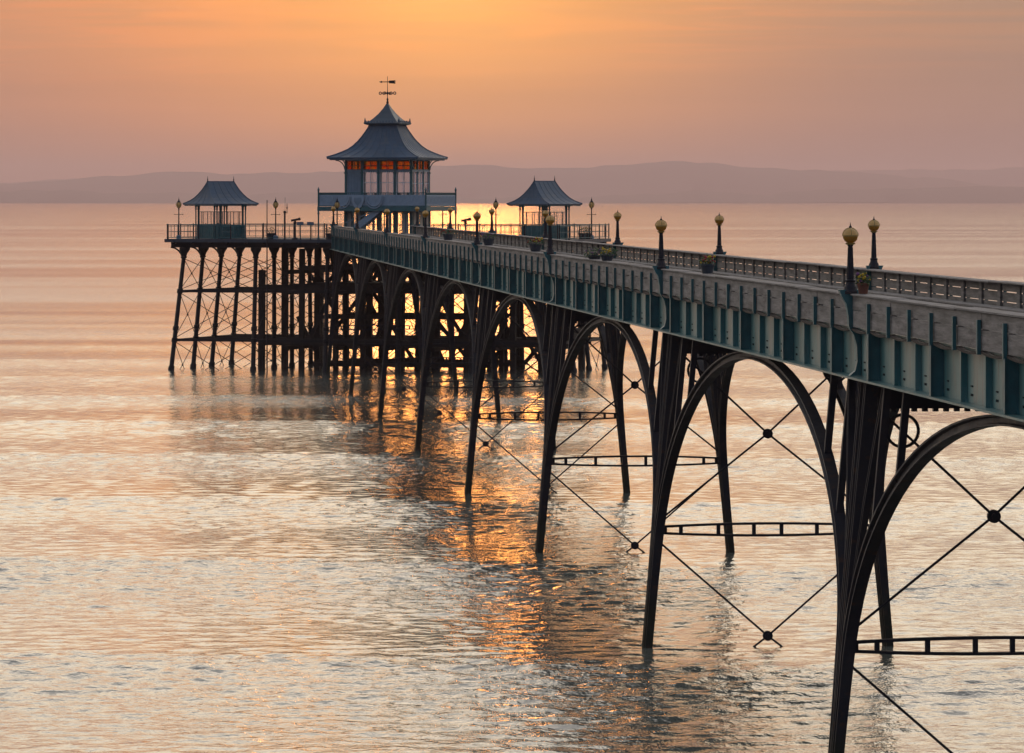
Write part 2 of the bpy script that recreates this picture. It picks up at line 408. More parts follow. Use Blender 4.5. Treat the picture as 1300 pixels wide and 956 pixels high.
HILL = mat('wooded_hills', (.045, .055, .038), .9, .1, var=.5, vscale=.004)
hills(22500, 1300, [(-1500, 246), (0, 243), (110, 243), (220, 244), (380, 247), (560, 252), (700, 249), (820, 247), (980, 245), (1080, 239), (1180, 238), (1300, 237), (2600, 240)], 1, HILL, 4)
hills(27000, 2300, [(-1500, 240), (-200, 236), (20, 232), (90, 229), (150, 222), (220, 219), (330, 219.5), (440, 217), (520, 214), (600, 209.5), (690, 212), (760, 211), (850, 207), (940, 209.5), (1030, 214), (1090, 220), (1170, 227), (1300, 236), (1500, 242), (2600, 244)], 2, HILL, 3.5)
hills(33000, 1900, [(-1500, 238), (0, 231), (200, 226), (600, 222), (980, 217), (1060, 216.5), (1150, 216), (1230, 214.5), (1310, 213), (1500, 216), (2600, 226)], 3, HILL, 4)

# haze: the air between the shore and the hills
hz = MB().box(-11000, 11000, -400, 36000, -45, 262).build('haze', mat('haze_air', (1, 1, 1)))
hz['kind'] = 'stuff'
nt = hz.data.materials[0].node_tree; nt.nodes.remove(nt.nodes['Principled BSDF'])
pv = N('ShaderNodeVolumePrincipled'); pv.inputs['Density'].default_value = 6.5e-5
pv.inputs['Color'].default_value = rgb(.96, .69, .68); pv.inputs['Anisotropy'].default_value = .44
L(pv.outputs[0], nt.nodes['Material Output'].inputs['Volume'])
hz.data.materials[0].cycles.homogeneous_volume = True if hasattr(hz.data.materials[0].cycles, 'homogeneous_volume') else None

# ------------------------------------------------------------------ pier trestles
HSEC = [(-.11, -.15), (.11, -.15), (.11, -.10), (.035, -.07), (.035, .07), (.11, .10), (.11, .15), (-.11, .15), (-.11, .10), (-.035, .07), (-.035, -.07), (-.11, -.10)]
def xo(z, side): return side * (2.34 + .72 * (1 - z / 8.))
ZB = -2.5
def trestle_parts(root):
    for side in (-1, 1):
        # the two paired rails of the leg
        for k in (-1, 1):
            mb = MB(); pts = []
            for i in range(9):
                z = ZB + (7.96 - ZB) * i / 8; u = i / 8
                pts.append((xo(z, side), k * (.10 + .20 * u ** 1.6), z))
            mb.sweep(pts, HSEC, (1, 0, 0), [(1.0 + .1 * i / 8, .62 + .22 * i / 8) for i in range(9)])
            mb.build('leg', LEGIRON, root)
        # arched ribs, one towards each neighbouring trestle
        for k in (-1, 1):
            pts = [(xo(z, side), k * (.20 + .06 * (z + 2.5) / 5), z) for z in (ZB, 0, 1.6)]
            sc = [.8, .8, .88]
            for i in range(1, 25):
                ph = math.pi / 2 * i / 24
                z = 2.4 + 5.48 * math.sin(ph) ** .9; y = k * (15.25 - 14.97 * math.cos(ph))
                pts.append((xo(z, side), y, z)); sc.append((1.0, 1.0 - .42 * math.sin(ph) ** 3))
            rib = MB().sweep(pts, HSEC, (1, 0, 0), sc).build('arch_rib', LEGIRON, root)
            for y in (2.1, 4.2):
                ph = math.acos((15.25 - y) / 14.97); z = 2.4 + 5.48 * math.sin(ph) ** .9
                MB().bar((xo(z, side), k * y, z + .05), (xo(7.97, side), k * y, 7.97), .13, .13).build('spandrel_post', IRON, rib)
            rk = MB().sweep([(xo(4.0, side), k * .38, 4.0), (xo(5.6, side), k * 1.0, 5.7), (xo(7.9, side), k * 2.05, 7.95)], HSEC, (1, 0, 0), [.5, .55, .6])
            rk.build('raking_strut', IRON, root)
    # ladder strut between the legs
    st = MB(); zc = 2.99; n = 20
    for s_ in (-1, 1):
        pts = []
        for i in range(n + 1):
            x = xo(zc, -1) + 2 * xo(zc, 1) * i / n; u = 2 * i / n - 1
            pts.append((x, 0, zc + s_ * (.075 + .075 * (1 - u * u))))
        st.sweep(pts, [(-.07, -.028), (.07, -.028), (.07, .028), (-.07, .028)], (0, 1, 0))
    for x in (-2.6, -2.2, -1.25, -.35, .35, 1.25, 2.2, 2.6):
        hh = .075 + .075 * (1 - (x / 2.78) ** 2); st.box(x - .045, x + .045, -.05, .05, zc - hh, zc + hh)
    st.build('ladder_strut', IRON, root)
    # tie rods with a boss where they cross
    for z0, z1, zb in ((3.25, 7.55, 5.4), (2.7, -2.1, .31)):
        for s_ in (-1, 1):
            MB().tube([(xo(z0, -s_) * .98, s_ * .05, z0), (0, s_ * .03, zb), (xo(z1, s_) * .98, s_ * .05, z1)], .026, 6).build('tie_rod', IRON, root)
        b = MB(); b.prism([(.125 * math.cos(i * math.pi / 8), zb + .125 * math.sin(i * math.pi / 8)) for i in range(16)], 'y', -.06, .06)
        b.prism([(.07 * math.cos(i * math.pi / 4), zb + .07 * math.sin(i * math.pi / 4)) for i in range(8)], 'y', -.10, -.06)
        b.build('boss', IRON, root)
    # transverse head beam with toothed lower edge and ring brackets
    hb = MB(); hb.box(-2.2, 2.2, -.12, .12, 7.42, 7.96)
    for i in range(22): x = -2.1 + .2 * i; hb.box(x - .045, x + .045, -.08, .08, 7.36, 7.42)
    hb.build('head_beam', IRON, root)
    for s_ in (-1, 1):
        MB().ring((s_ * 1.72, 0, 7.0), .30, .055).build('ring_bracket', IRON, root)

TR = thing('pier_trestle', '', 'trestle', group='arched iron trestles carrying the pier')
trestle_parts(TR)
tr_lab = ['arched iron trestle carrying the pier beyond the right edge, only its arch end in view',
          'largest dark iron trestle, cut by the bottom edge at the right',
          'second largest iron trestle of the pier, its lower tie-rod boss just above the water',
          'third iron trestle from the right, standing under the third lamp of the near parapet',
          'fourth iron trestle from the right, its near leg in the orange glitter',
          'fifth iron trestle from the right, thin legs standing in the sun glitter',
          'sixth iron trestle from the right, in front of the timber landing stage',
          'seventh iron trestle from the right, small, close in front of the landing stage',
          'farthest small trestle, its splayed leg touching the pierhead']
for i in range(9):
    o = TR if i == 0 else copy_tree(TR)
    o.location = pw(NC, T[i]); o.rotation_euler = (0, 0, TH); o['label'] = tr_lab[i]

# ------------------------------------------------------------------ deck spans
def span_parts(root, length, nb, shade_near=True):
    bay = length / nb
    for side in (-1, 1):
        def X(q): return side * (HW - q)             # q: inset from the lamp line, positive towards the pier's axis
        def bx(mb, q0, q1, *r): a, b = sorted((X(q0), X(q1))); return mb.box(a, b, *r)
        g = MB()
        bx(g, .20, .23, 0.002, length - .002, Z_BOT + .04, Z_WOOD - .04)
        bx(g, -.06, .42, 0.002, length - .002, Z_BOT, Z_BOT + .037)
        bx(g, .12, .40, 0.002, length - .002, Z_WOOD - .037, Z_WOOD)
        gird = g.build('side_girder', TEAL_LIT, root)
        riv = MB()
        for k in range(1, nb):
            y = k * bay; sm = MB(); big = k % 3 == 1
            if big:
                bx(sm, -.02, .197, y - .045, y + .045, Z_BOT + .04, Z_WOOD - .04)
                bx(sm, -.03, -.02, y - .09, y + .09, Z_BOT + .04, Z_WOOD - .04)
            else:
                bx(sm, .09, .197, y - .05, y + .05, Z_BOT + .04, Z_WOOD - .04)
            for sg in (-1, 1):                       # rounded gussets in the panel corners
                for zc, zs in ((Z_BOT + .04, 1), (Z_WOOD - .04, -1)):
                    r = .11; y_ = y + sg * .049
                    poly = [(y_, zc)] + [(y_ + sg * (r - r * math.sin(a)), zc + zs * (r - r * math.cos(a))) for a in [math.pi / 2 * j / 4 for j in range(5)]]
                    a, b = sorted((X(.165), X(.197)))
                    sm.prism(poly, 'x', a, b)
            sm.build('deep_stiffener' if big else 'stiffener', TEALD if big else TEAL, gird)  # darker teal puts the shade of the shoreward faces into the colour
        for k in range(nb):
            for f_ in (.22, .78):
                y = (k + f_) * bay
                bx(riv, .182, .199, y - .07, y + .07, Z_BOT + .30, Z_BOT + .325)
                for dy in (-.06, .06): bx(riv, .185, .199, y + dy - .018, y + dy + .018, Z_BOT + .15, Z_BOT + .19)
        riv.build('drain_slot', RIVET, gird)
        par = MB()
        rng = random.Random(3 + side)
        if side < 0:
            rows = [(9.265, 9.52), (8.935, 9.245)]
        else:
            rows = [(9.338, 9.52), (9.118, 9.316), (8.935, 9.097)]
        for z0, z1 in rows:
            y = 0.0
            while y < length - .05:
                l_ = bay * 2; e = min(y + l_, length); j = rng.uniform(-.006, .006)
                bx(par, .03 + j, .075 + j, y + .006, e - .006, z0 + rng.uniform(-.006, .006), z1 + rng.uniform(-.006, .004)); y = e
        pw_ = par.build('parapet_boards', WOOD, root)
        cap = MB(); y = 0
        while y < length - .05:
            e = min(y + bay * 3, length); z = rng.uniform(-.008, .008)
            bx(cap, -.02, .36, y + .004, e - .004, 9.522 + z, Z_RAIL + z); y = e
        cap.build('handrail', WOOD, pw_)
        seat = MB()
        for q in (.46, .60, .74): bx(seat, q, q + .12, .01, length - .01, 9.02, 9.055)
        for k in range(nb):
            bx(seat, .44, .86, (k + .5) * bay - .03, (k + .5) * bay + .03, Z_DECK + .02, 9.018)
        seat.build('bench_seat', WOOD, root)
        for k in range(1, nb):
            po = MB(); bx(po, -.045, .018, k * bay - .042, k * bay + .042, 8.96 - .10, 9.41)
            po.build('parapet_post', TEALD, pw_)
            po = MB(); bx(po, .078, .125, k * bay - .17, k * bay + .17, Z_WOOD + .02, 9.50)
            po.build('bench_post', WOOD, pw_)
        shadow_strip = MB()
        for k in range(nb):                          # dark sagging strip added as the brackets' shadow line under the boards
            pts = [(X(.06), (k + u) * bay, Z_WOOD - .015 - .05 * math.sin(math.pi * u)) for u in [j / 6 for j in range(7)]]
            shadow_strip.sweep(pts, [(-.05, -.02), (.05, -.02), (.05, .02), (-.05, .02)], (1, 0, 0))
        shadow_strip.build('valance_or_shadow_strip', TIMBER, gird)
    dk = MB()
    nrow = int(length / .62)
    for k in range(nrow):
        y0 = k * length / nrow; dk.box(-HW + .43, HW - .43, y0 + .006, y0 + length / nrow - .006, Z_DECK - .06, Z_DECK + random.uniform(-.004, .004))
    dk.build('deck_planks', WOODD, root)
    cb = MB()
    for k in range(nb + 1): cb.box(-HW + .24, HW - .24, max(.003, k * bay - .07), min(length - .003, k * bay + .07), 8.1, 8.58)
    cb.build('cross_beam', IRON, root)
SP = thing('deck_span', '', 'pier span', group='deck spans of the pier'); span_parts(SP, SPAN, 14)
sp_lab = ['nearest teal girder span with grey board parapet, running off at the right edge',
          'second teal girder span from the right, between the two largest trestles',
          'third teal girder span from the right, left of the second near lamp',
          'fourth teal girder span from the right edge with close-set parapet posts',
          'fifth teal girder span from the right, above the fully lit gap of the landing stage',
          'sixth teal girder span from the right, crossing in front of the landing stage',
          'seventh teal girder span from the right, just before the last one at the pavilion',
          'farthest full girder span of the pier, dark, in front of the pavilion']
for i in range(8):
    o = SP if i == 0 else copy_tree(SP)
    o.location = pw(NC, T[i]); o.rotation_euler = (0, 0, TH); o['label'] = sp_lab[i]
EN = thing('deck_span', 'short end span joining the pier to the edge of the pierhead deck', 'pier span', pw(NC, T[8]), TH, 'deck spans of the pier')
span_parts(EN, 4.3, 2)

# ------------------------------------------------------------------ lamp posts on the parapets
def lamp_parts(root, side, bracket=True):
    """root at the foot of the lamp on the handrail; side -1 near, +1 far"""
    MB().lathe((0, 0, 0), [(-.02, .15), (.03, .15), (.05, .13), (.10, .125), (.14, .10), (.20, .085), (.215, .10), (.235, .10), (.25, .075)], 14).build('base', IRON, root, smooth=True)
    c = MB(); prof = [(.25, .066), (.5, .055), (.75, .044), (.86, .040), (.865, .055), (.885, .055), (.89, .038)]
    c.lathe((0, 0, 0), prof, 12)
    for i in range(8):
        a = math.pi / 4 * i; c.bar((.062 * math.cos(a), .062 * math.sin(a), .26), (.040 * math.cos(a), .040 * math.sin(a), .85), .014, .014)
    c.build('column', IRON, root)
    gz = 1.06
    MB().lathe((0, 0, 0), [(.885, .04), (.90, .085), (.925, .10), (.93, .09)], 14).build('globe_holder', GOLD, root, smooth=True)
    g = MB().sphere((0, 0, 0), .142, 24, 16).build('globe', AMBER, root, smooth=True); g.location = (0, 0, gz)
    b = MB().lathe((0, 0, 0), [(-.012, .144), (-.012, .150), (.012, .150), (.012, .144)], 24)
    for a0 in (0, math.pi / 2):
        pts = [(.147 * math.cos(t) * math.cos(a0), .147 * math.cos(t) * math.sin(a0), .147 * math.sin(t)) for t in [math.pi * i / 16 for i in range(17)]]
        b.tube(pts, .009, 5)
    b.build('globe_band', GOLD, g)
    MB().lathe((0, 0, 0), [(.15, .026), (.175, .026), (.185, .012), (.25, .004)], 8).build('finial', IRON, g)
    if bracket:
        prof = [(9.63, .42), (9.5, .36), (9.38, .28), (9.15, .24), (8.95, .23), (8.90, .21), (8.80, .14), (8.6, .08), (8.3, .07), (8.12, .11), (8.03, .22)]
        base = 9.57
        poly = [(-side * .165, z - base) for z, q in prof[::-1]][:0]
        outer = [(-side * (.19 - q), z - base) for z, q in prof]
        poly = outer + [(-side * .19, 8.03 - base), (-side * .19, 9.63 - base)]
        p = MB().prism(poly, 'y', -.09, .09)
        p.build('scroll_bracket', TEALD, root)
LN = thing('lamp_post', '', 'lamp', group='globe lamps along the pier parapets'); lamp_parts(LN, -1)
LF = thing('lamp_post', '', 'lamp', group='globe lamps along the pier parapets'); lamp_parts(LF, 1)
near_l = ['nearest globe lamp at the right, on the near parapet beside the terracotta pot', 'second globe lamp on the near parapet, large, right of the yellow flower pot',
          'third globe lamp on the near parapet, in front of the right-hand shelter', 'fourth globe lamp on the near parapet, left of the right-hand shelter',
          'fifth globe lamp on the near parapet, against the lower right corner of the pavilion', 'sixth globe lamp on the near parapet, in front of the pavilion staircase',
          'seventh globe lamp on the near parapet, left of the pavilion staircase', 'farthest globe lamp on the near parapet, at the left end of the pier']
far_l = ['nearest globe lamp on the far parapet, just right of the nearest near-side lamp', 'second globe lamp on the far parapet, standing alone against open water',
         'third globe lamp on the far parapet, just right of the pierhead railing corner', 'fourth globe lamp on the far parapet, right in front of the right-hand shelter',
         'fifth globe lamp on the far parapet, beside a pierhead lantern left of the right-hand shelter', 'sixth globe lamp on the far parapet, just right of the pavilion gallery',
         'farthest globe lamp on the far parapet, under the right corner of the pavilion']
for i in range(1, 9):
    o = LN if i == 1 else copy_tree(LN)
    o.location = pw(A_N, T[i], 9.57); o.rotation_euler = (0, 0, TH); o['label'] = near_l[i - 1]
for i in range(2, 9):
    o = LF if i == 2 else copy_tree(LF)
    o.location = pw(A_N + W_N, T[i], 9.57); o.rotation_euler = (0, 0, TH); o['label'] = far_l[i - 2]

# ------------------------------------------------------------------ flower pots on the near handrail
def flower_pot(px, n_off, r, h, potm, blooms, label, spread=1.0, z=9.56):
    dd = 2620 / (px - 157); t = t_of_d(dd)
    # keep the wanted column in the picture for the inset used
    t -= 0
    root = thing('flower_pot', label, 'flower pot', pw(A_N + n_off, t, z), TH, 'flower pots on the pier')
    MB().lathe((0, 0, 0), [(0, r * .70), (h * .8, r * .95), (h * .8, r * 1.05), (h, r * 1.06), (h, r * .92), (h * .9, r * .9)], 18).build('pot', potm, root, smooth=True)
    rng = random.Random(int(px)); fl = MB()
    for i in range(170):
        a = rng.uniform(0, 6.28); q = r * spread * math.sqrt(rng.random()) * 1.15; zz = h + rng.uniform(-.05, .20) * (1.25 - .5 * q / (r * spread))
        c = Vector((q * math.cos(a), q * math.sin(a), zz)); s_ = rng.uniform(.02, .042)
        u = Vector((rng.gauss(0, 1), rng.gauss(0, 1), rng.gauss(0, .7))).normalized(); w = u.orthogonal().normalized()
        fl.add([c - u * s_, c + w * s_ * .5, c + u * s_, c - w * s_ * .5], [(0, 1, 2, 3)])
    fl.build('foliage', LEAF, root)
    for m in blooms:
        b = MB()
        for i in range(16):
            a = rng.uniform(0, 6.28); q = r * spread * math.sqrt(rng.random()) * 1.1
            b.sphere((q * math.cos(a), q * math.sin(a), h + rng.uniform(.03, .19)), rng.uniform(.018, .034), 6, 4)
        b.build('blossoms', m, root)
flower_pot(1085, .16, .115, .20, TERRA, [BLOOM_P, BLOOM_Y], 'terracotta pot of small flowers right behind the nearest lamp')
flower_pot(890, .15, .17, .23, PLANTER, [BLOOM_R, BLOOM_Y], 'dark round planter of red flowers on the near parapet, right of the second lamp')
flower_pot(764, .15, .20, .18, PLANTER, [BLOOM_Y], 'low planter with yellow flowers on the parapet, left of the second near lamp', 1.3)
flower_pot(748, .15, .22, .12, PLANTER, [BLOOM_P], 'shallow planter of purple flowers spilling over the parapet', 1.3)
flower_pot(673, .18, .22, .26, PLANTER, [BLOOM_Y, BLOOM_R], 'bushy planter on the parapet between the third and fourth near lamps', 1.2)
flower_pot(614, .18, .22, .26, PLANTER, [BLOOM_P], 'dark leafy planter beside the fourth near lamp', 1.1)
flower_pot(563, .2, .24, .26, PLANTER, [BLOOM_R], 'leafy planter near the right end of the pavilion', 1.2)

# ------------------------------------------------------------------ pierhead
PH = thing('pierhead', 'T-shaped pierhead platform on rows of slender braced iron columns', 'pierhead', hw(0, 0), -AL)
L0, L1, D0, D1 = -1.12, 26.0, -.75, 11.4
dk = MB()
nb_ = 50
for k in range(nb_):
    y0 = D0 + (D1 - D0) * k / nb_; dk.box(L0 + .06, L1 - .06, y0 + .005, y0 + (D1 - D0) / nb_ - .005, 8.50, 8.62)
dk.build('deck_planks', WOODD, PH)
fa = MB()
for (a, b, c, d_) in ((L0, L1, D0 - .06, D0 - .003), (L0, L1, D1 + .003, D1 + .06), (L0, L0 + .055, D0, D1), (L1 - .055, L1, D0, D1)):
    fa.box(a, b, c, d_, 8.42, 8.64)
fa.build('edge_beam', EDGE, PH)
fb = MB(); lv = [0, 5, 10, 15, 20, 25]; dv = [0, 3.5, 7, 10.5]
for d_ in dv: fb.box(L0 + .2, L1 - .2, d_ - .13, d_ + .13, 8.07, 8.415)
for l in np.arange(-.6, 25.8, 1.25): fb.box(l - .06, l + .06, D0 + .02, D1 - .02, 8.30, 8.495)
fb.build('joists', IRON, PH)
col_mesh = {}
def ph_column(l, d_, dx, dy):
    key = (round(dx, 2), round(dy, 2))
    def sh(mb): mb.v = [(x + dx * (1 - z / 8), y + dy * (1 - z / 8), z) for x, y, z in mb.v]; return mb
    if key not in col_mesh:
        c = sh(MB().lathe((0, 0, 0), [(-2.5, .15), (-.1, .15), (-.05, .21), (.22, .21), (.30, .155), (7.3, .135), (7.5, .15)], 12)).build('column', WETIRON, PH, smooth=True)
        for z in (1.98, 2.75, 5.2): sh(MB().lathe((0, 0, 0), [(z - .16, .14), (z - .12, .20), (z + .12, .20), (z + .16, .14)], 12)).build('collar', WETIRON, c, smooth=True)
        sh(MB().lathe((0, 0, 0), [(7.35, .15), (7.40, .21), (7.46, .21), (7.5, .17), (7.7, .22), (7.9, .34), (7.95, .36), (8.066, .36)], 12)).build('capital', WETIRON, c, smooth=True)
        col_mesh[key] = c
        c.location = (l, d_, 0)
    else:
        c = copy_tree(col_mesh[key], PH); c.location = (l, d_, 0)
def base_of(i, j):
    dx = -.75 if i == 0 else (.75 if i == 5 else 0); dy = -.55 if j == 0 else (.3 if j == 3 else 0)
    return dx, dy
for i, l in enumerate(lv):
    for j, d_ in enumerate(dv): ph_column(l, d_, *base_of(i, j))
def cpos(i, j, z):
    dx, dy = base_of(i, j); k = 1 - z / 8
    return Vector((lv[i] + dx * k, dv[j] + dy * k, z))
for z in (5.2, 1.98):
    for j in range(4):
        b = MB()
        for i in range(5):
            for o_ in (-.09, .09): b.bar(cpos(i, j, z) + Vector((0, o_, 0)), cpos(i + 1, j, z) + Vector((0, o_, 0)), .05, .17)
        b.build('tie_beam', WETIRON, PH)
    for i in range(6):
        b = MB()
        for j in range(3):
            for o_ in (-.09, .09): b.bar(cpos(i, j, z - .03) + Vector((o_, 0, 0)), cpos(i, j + 1, z - .03) + Vector((o_, 0, 0)), .05, .17)
        b.build('tie_beam', WETIRON, PH)
def brace(p, q):
    b = MB()
    for za, zb in ((5.3, 7.35), (2.1, 5.1), (-1.4, 1.9)):
        p0, p1, q0, q1 = cpos(*p, za), cpos(*p, zb), cpos(*q, za), cpos(*q, zb)
        b.tube([p0, q1], .024, 5); b.tube([p1, q0], .024, 5); m_ = (p0 + q1 + p1 + q0) / 4
        b.sphere(m_, .07, 8, 6)
    b.build('cross_brace', WETIRON, PH)
for j in range(4):
    for i in range(5): brace((i, j), (i + 1, j))
for i in range(6):
    for j in range(3): brace((i, j), (i, j + 1))
for l, sg in ((0, -1), (25, 1)):
    for d_ in dv:
        pts = []
        for k in range(9):
            a = math.pi / 2 * k / 8; pts.append((l + sg * (1.0 - .85 * math.cos(a) if False else (.12 + .85 * (1 - math.cos(a)))), d_, 7.15 + .92 * math.sin(a)))
        MB().sweep(pts, [(-.06, -.045), (.06, -.045), (.06, .045), (-.06, .045)], (0, 1, 0)).build('bracket', WETIRON, PH)

# ------------------------------------------------------------------ timber landing stage under the pierhead
LS = thing('landing_stage', 'dark heavy timber landing stage of piles and walings under the pierhead', 'landing stage', hw(0, 0), -AL)
rng = random.Random(11)
rows = [2.0, 6.2, 10.8]
pl = []
for j, d_ in enumerate(rows):
    l = 4.3 + .5 * j + (0 if j % 2 else .4)
    while l < 24.6:
        if 20.3 < l < 21.6 and j != 1: l += 1.4; continue
        top = 8.0 if rng.random() < (.75 if l > 7 else .15) else 6.5 + rng.uniform(-.2, .3)
        pl.append((l, d_, top)); l += rng.uniform(1.7, 2.9)
for l, d_, top in pl:
    w = rng.uniform(.15, .20); b = MB(); lean = rng.uniform(-.08, .08)
    b.sweep([(l + lean, d_, -2.5), (l, d_, top)], [(-w, -w), (w, -w), (w, w), (-w, w)], (1, 0, 0))
    b.build('pile', TIMBER, LS)
for d_ in rows:
    for z, hh, a, b_ in ((6.75, .26, 7.5, 20.5), (5.45, .34, 5.0, 24.6), (3.5, .22, 8.2, 19.8), (1.85, .46, 4.8, 24.8), (.38, .24, 8.0, 20.5)):
        MB().box(a + rng.uniform(-.4, .4), b_ + rng.uniform(-.4, .4), d_ - .27, d_ - .16, z - hh / 2, z + hh / 2).build('waling', TIMBER, LS)
for l in np.arange(6.5, 24.6, 3.4):
    for z in (6.45, 5.1, 1.45): MB().box(l - .12, l + .12, rows[0] - .4, rows[-1] + .4, z - .14, z + .14).build('cross_head', TIMBER, LS)
for k in range(26):
    d_ = rng.choice(rows); l = rng.uniform(6, 23); dl = rng.choice((-1, 1)) * rng.uniform(1.3, 2.6)
    z0, z1 = rng.choice(((.4, 3.4), (2, 5.3), (3.6, 6.7), (5.4, 8.0)))
    MB().bar((l, d_ + .25, z0), (l + dl, d_ + .25, z1), .16, .24).build('diagonal_brace', TIMBER, LS)
MB().box(22.3, 24.4, 8.0, 9.8, 1.9, 2.7).build('platform', TIMBER, LS)
MB().box(8.2, 20.2, 2.3, 11.5, 5.64, 5.74).build('landing_deck', TIMBER, LS)

# ------------------------------------------------------------------ railings round the pierhead
def railing(p, q, label, pitch, ph=8.64):
    P, Q = Vector(hw(*p, ph)), Vector(hw(*q, ph)); dv_ = Q - P; ln = dv_.length
    root = thing('railing', label, 'railing', P, math.atan2(dv_.y, dv_.x), 'railings round the pierhead')
    r = MB(); r.box(0, ln, -.035, .035, .90, .95); r.build('top_rail', TEALD, root)
    r = MB(); r.box(0, ln, -.02, .02, .46, .49); r.box(0, ln, -.02, .02, .82, .845); r.box(0, ln, -.025, .025, .08, .12); r.build('lower_rails', TEALD, root)
    n = max(2, round(ln / 2.3))
    for k in range(n + 1):
        x = min(max(ln * k / n, .05), ln - .05)
        MB().box(x - .032, x + .032, -.032, .032, -.02, .99).build('post', IRON, root)
    x = pitch
    while x < ln - .05: MB().box(x - .014, x + .014, -.014, .014, .1, .9).build('baluster', TEALD, root); x += pitch
railing((L0 + .1, D0 + .1), (10.2, D0 + .1), 'railing along the left front edge of the pierhead', .78)
railing((16.9, D0 + .1), (L1 - .1, D0 + .1), 'short railing along the right front edge, mostly behind the pier and right shelter', .30)
railing((L0 + .1, D0 + .3), (L0 + .1, D1 - .1), 'short railing closing the left end of the pierhead', .6)
railing((L1 - .1, D0 + .3), (L1 - .1, D1 - .1), 'railing with close bars closing the right end of the pierhead, beside the right shelter', .85)
railing((L0 + .3, D1 - .1), (L1 - .3, D1 - .1), 'long railing along the back edge of the pierhead behind the pavilion', 1.2)

# ------------------------------------------------------------------ pavilion
PV = thing('pavilion', 'two-storey blue pavilion with tall swept roof, gallery and weathervane', 'pavilion', hw(12.3, 5.4, 8.62), -AL)
pz = lambda z: z - 8.62
def pyramid_roof(mb, prof, ax=1, ay=1, ridge=0):
    """prof: (height, half width) rings of a square roof, thickness added below"""
    n = len(prof); vs = []; fs = []
    for z, h in prof:
        vs += [(-h * ax - ridge, -h * ay, z), (h * ax + ridge, -h * ay, z), (h * ax + ridge, h * ay, z), (-h * ax - ridge, h * ay, z)]
    for k in range(n - 1):
        for i in range(4):
            a = 4 * k + i; b = 4 * k + (i + 1) % 4; fs.append((a, b, b + 4, a + 4))
    fs.append((3, 2, 1, 0)); fs.append((4 * n - 4, 4 * n - 3, 4 * n - 2, 4 * n - 1))
    return mb.add(vs, fs)
E0 = pz(14.0)
EV = 3.17
prof = [(E0 - .10, EV - .02), (E0 - .02, EV), (E0 + .02, EV)] + [(E0 + h + .02, EV * k) for h, k in ((.09, .92), (.19, .845), (.33, .755), (.51, .655), (.74, .57), (1.02, .495), (1.32, .43), (1.65, .371), (1.92, .325), (2.18, .292))]
rf = pyramid_roof(MB(), prof).build('roof', ROOFD, PV)
sm = MB()                                             # standing seams and hip rolls
for s1 in (-1, 1):
    for s2 in (-1, 1): sm.tube([(s1 * h, s2 * h, z + .01) for z, h in prof[2:]], .05, 6)
    for u in (-.75, -.5, -.25, 0, .25, .5, .75):
        sm.tube([(u * h, s1 * h, z + .004) for z, h in prof[2:]], .022, 4); sm.tube([(s1 * h, u * h, z + .004) for z, h in prof[2:]], .022, 4)
sm.build('roof_seams', ROOFD, rf)
N0 = prof[-1][0]
up = MB(); pyramid_roof(up, [(N0 - .05, .98), (N0 + .02, 1.22), (N0 + .10, 1.26), (N0 + .14, 1.22), (N0 + .16, 1.02), (N0 + .42, .74), (N0 + .74, .46), (N0 + 1.1, .22), (N0 + 1.42, .05)])
up.build('cupola_roof', ROOF, rf)
cr = MB()
for s1 in (-1, 1):
    for u in np.linspace(-1.15, 1.15, 12):
        hh = .16 if abs(u) < 1.1 else .34
        for P in ((u, s1 * 1.2), (s1 * 1.2, u)):
            cr.add([(P[0] - .05, P[1] - .02, N0 + .13), (P[0] + .05, P[1] - .02, N0 + .13), (P[0] + .05, P[1] + .02, N0 + .13), (P[0] - .05, P[1] + .02, N0 + .13), (P[0], P[1], N0 + .13 + hh)],
                   [(0, 1, 4), (1, 2, 4), (2, 3, 4), (3, 0, 4), (3, 2, 1, 0)])
cr.build('cresting', ROOFD, rf)
AP = N0 + 1.42
wv = MB().lathe((0, 0, AP - .05), [(0, .07), (.12, .09), (.2, .05), (.3, .07), (.42, .028), (1.0, .022), (1.85, .016)], 10).build('weathervane', IRON, PV, smooth=True)
a = MB(); a.box(-.42, .45, -.025, .025, AP + 1.39, AP + 1.445)
a.prism([(-.36, AP + 1.34), (-.36, AP + 1.49), (-.58, AP + 1.417)], 'y', -.015, .015)
for k in (0, 1): a.prism([(.08, AP + 1.33 + k * .10), (.56, AP + 1.30 + k * .13), (.48, AP + 1.36 + k * .11), (.56, AP + 1.42 + k * .11), (.1, AP + 1.40 + k * .10)], 'y', -.012, .012)
ar = a.build('arrow', IRON, wv); ar.rotation_euler = (0, 0, AL)
a = MB()
a.box(-.45, .45, -.02, .02, AP + .65, AP + .69); a.box(-.02, .02, -.45, .45, AP + .65, AP + .69)
for x, y in ((-.5, 0), (.5, 0), (0, -.5), (0, .5), (-.25, 0), (.25, 0)):
    a.ring((x, y, AP + .67), 0.085, .05, 'y' if y == 0 else 'x', 10)
a.sphere((0, 0, AP + .67), .10, 10, 8)
a.build('compass_arms', IRON, wv)

wx, wy = 2.28, 1.85
FL = pz(10.72)                                        # gallery floor
GB = pz(10.60)
bxs = [-wx, -wx / 2, 0, wx / 2, wx]
bys = [-wy, -wy / 3, wy / 3, wy]
